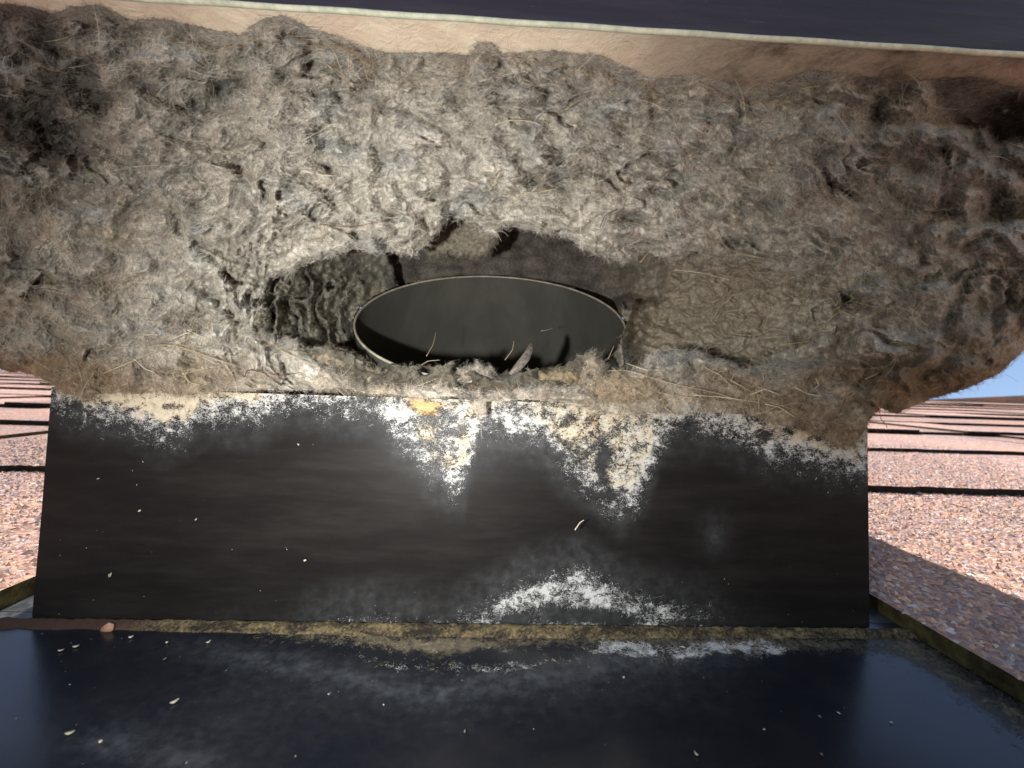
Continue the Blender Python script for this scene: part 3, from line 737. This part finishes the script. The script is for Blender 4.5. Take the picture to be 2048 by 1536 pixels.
    fibres('fringe_fibres', P[m], N[m], lint, 9000, 0.0008, 0.0034, 0.000022, 52, 0.35, C[m]*1.1, curl=1.3)
    # longer tan and dark hairs
    m = (Y.ravel()[keep.ravel()] > 640) & (X.ravel()[keep.ravel()] > 120) & (X.ravel()[keep.ravel()] < 1750)
    fibres('tangled_hairs', P[m]+N[m]*0.0003, N[m], lint, 900, 0.002, 0.009, 0.00003, 53, 0.22, np.tile([0.34, 0.28, 0.20], (m.sum(), 1)), flow=fl_[m], curl=1.1, npt=10)
    xr, yr_ = X.ravel()[keep.ravel()], Y.ravel()[keep.ravel()]
    m2 = (((xr > 1150) & (xr < 1560) & (yr_ > 735)) | ((xr > 300) & (xr < 460) & (yr_ > 660) & (yr_ < 750))) & (rng.random(len(xr)) < 0.9)
    fibres('wiry_tangle', P[m2]+N[m2]*0.0004, N[m2], lint, 420, 0.002, 0.010, 0.00004, 55, 0.4, np.tile([0.42, 0.34, 0.22], (m2.sum(), 1)), curl=1.5, npt=10)
    fibres('long_hairs', P+N*0.0003, N, lint, 1500, 0.003, 0.013, 0.000028, 54, 0.15, clump=True, cols=np.where(rng.random((len(P), 1)) < 0.4, np.array([[0.10, 0.045, 0.03]]), np.array([[0.55, 0.5, 0.4]])), flow=fl_, curl=0.9, npt=10)
    return X, Y, D
def to_top(X): return 772+(X-97)/(1745-97)*(828-772)
FX, FY, FD = front_lint()

def hollow():
    """lint lining the cavity round the duct"""
    st = 2.5
    xs = np.arange(490, 1720, st); ys = np.arange(415, 800, st); X, Y = np.meshgrid(xs, ys)
    h = poly_dist(HOLE, X, Y)
    rag = fbm(X/26, Y/26, 4, 161)*12
    # the far half of the rim as seen, and the ragged drift on its near side
    a = np.linspace(0, 2*math.pi, 90)
    ringp = RC+RR*(np.cos(a)[:, None]*ra_+np.sin(a)[:, None]*rb_)
    rx, ry, rd = to_px(ringp)
    rpoly = np.stack([rx, ry], 1); rin = poly_dist(rpoly, X, Y)
    yr = curve([(600, 690), (700, 705), (735, 728), (750, 728), (800, 732), (840, 728), (870, 734), (905, 722), (940, 742), (975, 728), (1000, 745), (1030, 745), (1080, 736), (1130, 730), (1160, 708), (1190, 702), (1215, 724), (1235, 700), (1245, 660), (1256, 630), (1268, 600)], X)
    yr = yr+fbm(X/14, X*0+3.3, 3, 5)*9
    low = Y-yr
    left = curve([(490, .106), (527, .110), (560, .117), (600, .127), (650, .138), (700, .150), (745, .160), (790, .172), (810, .200), (2000, .200)], X+rag*1.2)
    right = RIGHT(X+rag*0.7)+0.0008
    D = np.minimum(left, right)
    # the terraces on the left wall
    ring = np.hypot((X-960), (Y-620)*1.75)+fbm(X/60, Y/60, 4, 181)*60
    lay = (ring/46) % 1; lay = np.where(lay < 0.85, lay/0.85, (1-lay)/0.15)
    D += (0.015*(0.5-lay))*sm(790, 660, X)*sm(430, 460, Y)
    # lint shoulder above left of the rim ends in a sharp edge
    edge = X-(775+(Y-520)*0.45)+rag
    we = (edge > 0)*sm(1225, 1150, X+rag); D = D*(1-we)+we*(0.202+0.0012*fbm(X/60, Y/40, 4, 171))
    lowk = sm(-3, 5, low)
    nearD = 0.1043+0.0015*sm(30, 0, low)+0.003*sm(720, 640, X)
    wq = sm(588, 618, Y+rag)*sm(1222, 1246, X); D = D*(1-wq)+np.minimum(D, 0.1475-0.012*sm(640, 740, Y)+0.0015*fbm(X/22, Y/20, 3, 441))*wq
    bb = sm(1205, 1300, X+rag); Dl = np.minimum(D, (nearD+0.0022*fbm(X/24, Y/20, 3, 191))*(1-bb)+D*bb)
    D = np.where(low > 0, Dl, D)
    amp = 1-0.78*((edge > 0) & (low < 0))*sm(1275, 1185, X+rag*2)
    D += amp*(0.0045*fbm(X/90, Y/70, 3, 201)+0.0016*fbm(X/24, Y/18, 3, 211)+0.0008*fbm(X/8, Y/7, 2, 221))
    F3 = fbm(X/120, Y/60, 3, 431)*3+(Y-600)/90+0.2*fbm(X/20, Y/16, 2, 432); fr = F3-np.floor(F3)
    D -= 0.0035*(np.minimum(fr/0.8, (1-fr)/0.2)-0.5)*sm(1230, 1330, X)
    # dark burrows in the drift at the duct mouth
    for (x, y, rx_, ry_) in [(918, 738, 10, 8), (850, 742, 8, 6), (990, 738, 22, 12), (930, 762, 12, 6), (760, 735, 16, 8), (1095, 745, 16, 8), (1160, 775, 20, 6)]:
        D += 0.02*blob(x, y, X, Y, rx_, ry_)*(low > 0)
    # inside edge of the mound, deep shadow line
    D += 0.008*blob(1420, 715, X, Y, 70, 10, .38)
    inside_ring = (rin > -1.5)
    keep = (h > -34) & ~(inside_ring & (low < 0))
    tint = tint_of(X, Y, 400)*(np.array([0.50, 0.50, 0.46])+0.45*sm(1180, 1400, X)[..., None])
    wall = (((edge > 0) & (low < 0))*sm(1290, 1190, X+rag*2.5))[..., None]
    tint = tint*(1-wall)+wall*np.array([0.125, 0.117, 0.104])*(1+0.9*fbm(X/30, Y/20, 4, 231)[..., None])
    tint = tint*(1-0.38*sm(-4, 6, low)*sm(1290, 1200, X))[..., None]  # shadow on the drift at the duct mouth, put into its tint
    bt = (sm(1180, 1330, X)*sm(1700, 1500, X)*0.6)[..., None]; tint = tint*(1-bt)+np.array([0.30, 0.25, 0.19])*bt
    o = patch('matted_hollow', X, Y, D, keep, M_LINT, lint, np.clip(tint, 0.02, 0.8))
    kk = keep & (amp > 0.5) & (h > -20)
    P, N, f_ = surf_samples(X, Y, D, kk)
    fibres('hollow_fibres', P, N, lint, 26000, 0.0007, 0.0026, 0.000022, 61, 0.2, np.clip(tint.reshape(-1, 3)[kk.ravel()]*1.15, 0, 0.8), flow=f_, curl=0.9)
hollow()

def tuft(name, poly, D0, dome, tcol, seed, nf):
    poly = np.asarray(poly, float); x0, y0 = poly.min(0)-8; x1, y1 = poly.max(0)+8; st = 2.2
    X, Y = np.meshgrid(np.arange(x0, x1, st), np.arange(y0, y1, st))
    s = poly_dist(poly, X, Y)+fbm(X/14, Y/14, 3, seed)*7
    q = np.clip(1-s/dome[1], 0, 1); D = D0+dome[0]*(1-np.sqrt(1-np.minimum(q, .99)**2))+0.0015*fbm(X/18, Y/16, 3, seed+1)+0.0006*fbm(X/7, Y/7, 2, seed+2)
    keep = s > 0; t = np.array(tcol)*(1+0.45*fbm(X/12, Y/10, 3, seed+3)[..., None])
    o = patch(name, X, Y, D, keep, M_LINT, lint, np.clip(t, .02, .8))
    P, N, f_ = surf_samples(X, Y, D, keep)
    fibres(name+'_fibres', P, N, lint, nf, 0.0007, 0.003, 0.000023, seed, 0.3, np.clip(t, .02, .8).reshape(-1, 3)[keep.ravel()]*1.15, curl=1.1)
tuft('hanging_tuft', [(842, 500), (880, 420), (960, 425), (1000, 450), (1002, 480), (985, 505), (955, 522), (925, 516), (895, 512), (860, 520)], 0.142, (0.012, 24), (0.26, 0.24, 0.19), 301, 3000)
tuft('drift_tuft', [(1150, 775), (1155, 715), (1190, 700), (1212, 722), (1230, 770), (1245, 800), (1180, 800)], 0.1035, (0.010, 22), (0.30, 0.26, 0.20), 311, 1500)
tuft('drift_tuft', [(1180, 790), (1190, 755), (1230, 740), (1290, 750), (1330, 775), (1320, 805), (1230, 812)], 0.0985, (0.010, 24), (0.33, 0.27, 0.19), 321, 3500)
tuft('drift_tuft', [(600, 735), (622, 700), (655, 688), (700, 700), (726, 712), (750, 732), (790, 742), (845, 738), (850, 790), (640, 790)], 0.1065, (0.012, 26), (0.27, 0.23, 0.17), 351, 3500)
tuft('drift_tuft', [(905, 768), (915, 735), (955, 722), (985, 735), (1000, 768)], 0.1045, (0.012, 16), (0.30, 0.27, 0.23), 331, 900)
tuft('drift_tuft', [(1060, 772), (1075, 742), (1130, 732), (1160, 740), (1165, 772)], 0.104, (0.012, 18), (0.28, 0.23, 0.15), 341, 900)

# straws, hairs and blades caught in the lint, each one its own strand
def depth_at(x, y):
    i = int(round((y-FY[0, 0])/2.5)); j = int(round((x-FX[0, 0])/2.5))
    i = max(0, min(FD.shape[0]-1, i)); j = max(0, min(FD.shape[1]-1, j)); return float(FD[max(0, i-3):i+4, max(0, j-3):j+4].min())
def strand(name, px, col, rad=0.00011, off=0.0012, D=None, taper=0.5, parent=lint, label=None, n=18):
    px = np.asarray(px, float); tt = np.linspace(0, len(px)-1, n)
    xs = np.interp(tt, range(len(px)), px[:, 0]); ys = np.interp(tt, range(len(px)), px[:, 1])
    for _ in range(2):
        xs[1:-1] = (xs[:-2]+2*xs[1:-1]+xs[2:])/4; ys[1:-1] = (ys[:-2]+2*ys[1:-1]+ys[2:])/4
    if D is None:
        d = np.array([depth_at(a, b) for a, b in zip(xs, ys)])
        for _ in range(3): d[1:-1] = np.minimum(d[1:-1], (d[:-2]+2*d[1:-1]+d[2:])/4)
        d = d-off
    else: d = np.linspace(D[0], D[1], n)
    o = tube(name, P3(xs, ys, d), rad, M_STRAW, parent, 5, taper)
    attr(o, 'tint', np.tile(col, (len(o.data.vertices), 1)))
    if label: o['label'] = label
    return o
TAN = (0.40, 0.31, 0.19); PALE = (0.52, 0.46, 0.33); RED = (0.13, 0.05, 0.03); GRN = (0.33, 0.33, 0.13); BRN = (0.24, 0.15, 0.08)
S = [([(650, 75), (672, 110), (700, 190)], TAN), ([(690, 90), (705, 140), (735, 175)], TAN), ([(655, 130), (690, 160), (720, 185)], TAN), ([(700, 100), (698, 150)], BRN), ([(725, 120), (738, 170)], TAN), ([(740, 105), (748, 165)], BRN),
     ([(200, 750), (290, 712), (375, 680)], TAN), ([(268, 718), (290, 738), (308, 745)], PALE), ([(345, 678), (375, 665), (395, 672)], PALE), ([(375, 660), (400, 672), (412, 676)], PALE), ([(380, 650), (388, 632)], PALE), ([(280, 598), (302, 600)], PALE), ([(365, 745), (378, 765), (400, 770)], TAN), ([(290, 670), (312, 668)], PALE), ([(300, 690), (350, 690), (420, 715), (480, 735)], TAN), ([(220, 690), (262, 676), (300, 690)], BRN),
     ([(490, 752), (495, 738), (560, 752), (600, 745)], (0.06, 0.03, 0.03)), ([(640, 448), (700, 455), (780, 440)], RED), ([(770, 500), (775, 470), (800, 455)], RED), ([(600, 340), (640, 350), (672, 352)], PALE), ([(470, 350), (520, 345)], TAN),
     ([(980, 380), (1000, 345)], PALE), ([(1090, 350), (1075, 372), (1062, 385)], PALE), ([(1040, 385), (1080, 384), (1120, 376)], TAN), ([(1010, 375), (1030, 392), (1045, 410)], TAN), ([(1130, 220), (1150, 205), (1165, 195)], TAN), ([(990, 250), (1020, 240), (1060, 242), (1085, 252)], PALE), ([(1200, 455), (1210, 430), (1235, 418)], (0.05, 0.03, 0.02)),
     ([(1280, 525), (1310, 490), (1345, 500)], TAN), ([(1430, 460), (1455, 500), (1530, 520), (1570, 512)], TAN), ([(1450, 470), (1480, 505), (1560, 525)], TAN), ([(1350, 540), (1400, 545), (1460, 560)], PALE),
     ([(1640, 660), (1680, 620), (1720, 640), (1760, 625)], GRN), ([(1655, 630), (1700, 600), (1740, 612)], GRN), ([(1700, 590), (1715, 600), (1705, 625)], GRN), ([(1775, 618), (1800, 612), (1820, 622)], GRN), ([(1860, 600), (1880, 598), (1895, 606)], GRN),
     ([(1460, 670), (1510, 675), (1550, 660)], (0.08, 0.06, 0.05)), ([(1590, 775), (1615, 788), (1642, 792)], PALE), ([(1632, 758), (1638, 770), (1628, 778)], PALE), ([(1730, 758), (1745, 752), (1758, 745)], TAN),
     ([(1190, 745), (1250, 738), (1330, 765), (1430, 785), (1500, 808)], TAN), ([(1200, 790), (1260, 770), (1340, 790), (1420, 800)], TAN), ([(1320, 800), (1345, 790), (1350, 780)], TAN), ([(1390, 790), (1450, 795), (1520, 805)], PALE), ([(1460, 760), (1500, 782), (1540, 800)], TAN), ([(1530, 808), (1560, 815), (1590, 835)], PALE), ([(1330, 815), (1350, 832), (1380, 830)], TAN), ([(1250, 725), (1290, 740), (1330, 740)], PALE), ([(1410, 735), (1440, 750), (1460, 770)], TAN), ([(1180, 770), (1210, 755), (1235, 760)], PALE), ([(1500, 790), (1530, 778), (1560, 790)], PALE),
     ([(1280, 770), (1300, 735), (1320, 728)], BRN), ([(1480, 690), (1488, 660)], BRN), ([(1560, 690), (1640, 680)], TAN), ([(60, 120), (100, 140), (160, 150)], BRN), ([(560, 700), (600, 720), (640, 735)], TAN), ([(530, 690), (580, 700), (640, 712)], BRN)]
for px, c in S: strand('straw', px, c, 0.00009 if c in (RED, BRN) else 0.00012)
# straws reaching into the duct mouth
strand('straw', [(853, 712), (866, 690), (872, 664)], TAN, 0.00012, D=(0.125, 0.135))
strand('straw', [(742, 745), (740, 736)], PALE, 0.0002, D=(0.112, 0.110))
strand('straw', [(835, 735), (855, 722), (880, 720)], PALE, 0.00009, D=(0.122, 0.121))
strand('straw', [(1010, 720), (1025, 700), (1028, 682)], TAN, 0.00009, D=(0.121, 0.122))
strand('straw', [(1082, 662), (1095, 660), (1106, 656)], PALE, 0.00010, D=(0.150, 0.155))
strand('straw', [(1215, 720), (1222, 705), (1228, 692)], TAN, 0.00009, D=(0.112, 0.110))
strand('straw', [(1758, 812), (1762, 840), (1772, 850)], (0.35, 0.14, 0.08), 0.0001, D=(0.098, 0.098))
strand('straw', [(1766, 842), (1772, 848), (1774, 856)], PALE, 0.00016, D=(0.0975, 0.098))
strand('straw', [(1150, 1060), (1160, 1045), (1168, 1040)], PALE, 0.00016, D=(0.0968, 0.0966), parent=None)

# bark flake leaning at the duct mouth
def flake(name, poly, D0, D1, th, c1, c2, label, cat, group=None):
    poly = np.asarray(poly, float); n = len(poly); g = np.random.default_rng(len(poly)+int(poly[0][0]))
    d = D0+(D1-D0)*(poly[:, 1].max()-poly[:, 1])/(np.ptp(poly[:, 1])+1e-6)
    A = P3(poly[:, 0], poly[:, 1], d+g.normal(0, th*0.3, n)); B = A+AF*th
    c = A.mean(0); cA = c-AF*th*0.7; cB = c+AF*th*1.4
    V = np.concatenate([A, B, [cA, cB]]); F = []
    for i in range(n):
        j = (i+1) % n; F += [(i, j, 2*n), (n+j, n+i, 2*n+1), (i, n+i, n+j, j)]
    o = mesh_obj(name, V-c, F, simple(name+'_skin', c1, c2, 900, 0.8, 0.2, bump=0.0004), None, True)
    o.location = c; o['label'] = label; o['category'] = cat
    if group: o['group'] = group
    return o
flake('bark_flake', [(1000, 768), (1018, 745), (1035, 722), (1052, 700), (1060, 684), (1066, 690), (1064, 706), (1058, 722), (1040, 742), (1020, 765)], 0.106, 0.118, 0.0006, (0.10, 0.09, 0.08), (0.22, 0.19, 0.16), 'dark grey bark flake leaning in the lint at the mouth of the duct', 'bark')
flake('leaf_scrap', [(196, 1268), (204, 1254), (216, 1246), (226, 1250), (224, 1262), (212, 1268)], 0.0945, 0.0945, 0.0004, (0.30, 0.16, 0.10), (0.40, 0.24, 0.17), 'pinkish brown leaf scrap on the sealant seam near the left end of the panel', 'leaf scrap')

def grit():
    g = np.random.default_rng(77); V = []; T = []; n = 0
    C = []
    for i in range(130): C.append((g.uniform(-0.115, 0.115), -abs(g.normal(0, 0.022)) if i % 2 else g.uniform(-0.07, -0.004), 0.0003, 0))
    for i in range(90):
        t = g.uniform(0.03, 0.8); C.append((g.uniform(-0.105, 0.105), PL*t-0.0003, PH*t, 1))
    base = np.array([(1, 0, 0), (-1, 0, 0), (0, 1, 0), (0, -1, 0), (0, 0, 1), (0, 0, -1)], float)
    fc = np.array([(0, 2, 4), (2, 1, 4), (1, 3, 4), (3, 0, 4), (2, 0, 5), (1, 2, 5), (3, 1, 5), (0, 3, 5)]); F = []
    for i, c in enumerate(C):
        sz = 0.00007*np.exp(g.normal(0.2, 0.55)); el = np.array([g.uniform(1, 3.2), 1, 0.6])
        p = base*sz*el*g.uniform(0.7, 1.3, (6, 1)); a = g.uniform(0, 6.3)
        q = np.stack([p[:, 0]*math.cos(a)-p[:, 1]*math.sin(a), p[:, 0]*math.sin(a)+p[:, 1]*math.cos(a), p[:, 2]], 1)
        if c[3]: q = q[:, [0, 2, 1]]
        V.append(q+np.array(c[:3])); F.append(fc+6*i)
        t = [(0.30, 0.27, 0.20), (0.16, 0.13, 0.09), (0.42, 0.42, 0.40), (0.09, 0.08, 0.07)][g.integers(0, 4)]
        T.append(np.tile(t, (6, 1)))
    o = mesh_obj('grit', np.concatenate(V), np.concatenate(F), M_STRAW, vent, False); attr(o, 'tint', np.concatenate(T)); o['kind'] = 'stuff'
grit()
# seeds stuck to the panel and lying on the flashing
M_SEED = simple('dry_seed', (0.24, 0.21, 0.14), (0.52, 0.47, 0.36), 1500, 0.7, 0.2)
def seed(x, y, L, Wd, ang, where, label, col=None):
    n = (0, 0, 1.0) if where == 'f' else PN
    D = on_plane(float(x), float(y), n, (0, 0, 0.0))
    c = P3(float(x), float(y), D)+np.asarray(n)*0.0004
    if where == 'f': a, b = np.array([1., 0, 0]), np.array([0, 1., 0])
    else: a, b = np.array([1., 0, 0]), np.array([0, PN[2], -PN[1]])
    u = math.cos(ang)*a+math.sin(ang)*b; v = -math.sin(ang)*a+math.cos(ang)*b; n = np.asarray(n, float)
    V = []; F = []; rings = 7; sd_ = 8; L *= 0.6; Wd *= 0.6
    for i in range(rings):
        t = -1+2*i/(rings-1); r = math.sqrt(max(0.02, 1-t*t))*(1-0.25*t)
        for k in range(sd_):
            q = 2*math.pi*k/sd_
            V.append(u*t*L/2+u*0+v*math.cos(q)*r*Wd/2+n*(math.sin(q)*r*Wd*0.3)+n*0.0002*t*t)
    for i in range(rings-1):
        for k in range(sd_):
            k2 = (k+1) % sd_; F.append((i*sd_+k, i*sd_+k2, (i+1)*sd_+k2, (i+1)*sd_+k))
    F += [tuple(range(sd_))[::-1], tuple((rings-1)*sd_+k for k in range(sd_))]
    o = mesh_obj('seed_husk', V, F, M_SEED, None); o.location = c
    o['label'] = label; o['category'] = 'seed husk'; o['group'] = 'pale seed husks on the black metal'
seed(283, 1020, .0013, .0008, .5, 'p', 'plump pale seed husk stuck to the upper left of the black panel')
seed(395, 1037, .0012, .0004, 1.1, 'p', 'thin sliver of husk just right of the plump one on the black panel')
seed(612, 1119, .0012, .0009, .4, 'p', 'round cream seed husk alone low on the left half of the panel')
seed(1128, 980, .0010, .0003, 1.4, 'p', 'fine upright husk sliver between the two white residue tongues on the panel')
seed(575, 1096, .0012, .0003, 2.0, 'p', 'dull thin husk just above left of the round cream husk')
seed(262, 1277, .0016, .0011, .6, 'f', 'rounded pale husk on the flashing right of the brown leaf scrap')
seed(334, 1288, .0009, .0009, .3, 'f', 'small round husk on the flashing below the left of the seam')
seed(417, 1287, .0018, .0009, 1.1, 'f', 'pale upright husk on the flashing below the start of the yellow sealant')
seed(152, 1296, .0020, .0009, .5, 'f', 'elongated husk on the flashing left of the leaf scrap')
seed(122, 1304, .0018, .0007, .5, 'f', 'leftmost thin husk on the flashing near the corner of the panel')
seed(349, 1407, .0024, .0011, .9, 'f', 'olive tinted husk lying alone in the middle left of the flashing')
seed(140, 1470, .0022, .0010, .5, 'f', 'pale husk in the lower left corner of the flashing')
seed(202, 1487, .0010, .0010, .2, 'f', 'small round yellow husk low on the left of the flashing')
seed(1392, 1512, .0014, .0006, 1.9, 'f', 'single pale husk low on the right half of the flashing')
seed(1247, 1358, .0009, .0008, .2, 'f', 'small grey husk below the white dust streak on the flashing')
seed(929, 1468, .0010, .0004, 1.4, 'f', 'tiny upright husk near the bottom centre of the flashing')

# give every remaining top-level strand its own description
for o in COL.objects:
    if o.name.startswith('straw') and o.parent is None:
        o.name = 'curled_straw'; o['label'] = 'short curled pale straw stuck to the middle of the black panel'; o['category'] = 'straw'

# ------------------------------------------------------------------ tip everything to the pitch of the roof
for o in list(COL.objects):
    if o.parent is None and o not in PLACED:
        o.matrix_world = TILT @ Matrix.Translation(o.location)
SC.render.engine = 'CYCLES'
SC.cycles.max_bounces = 6
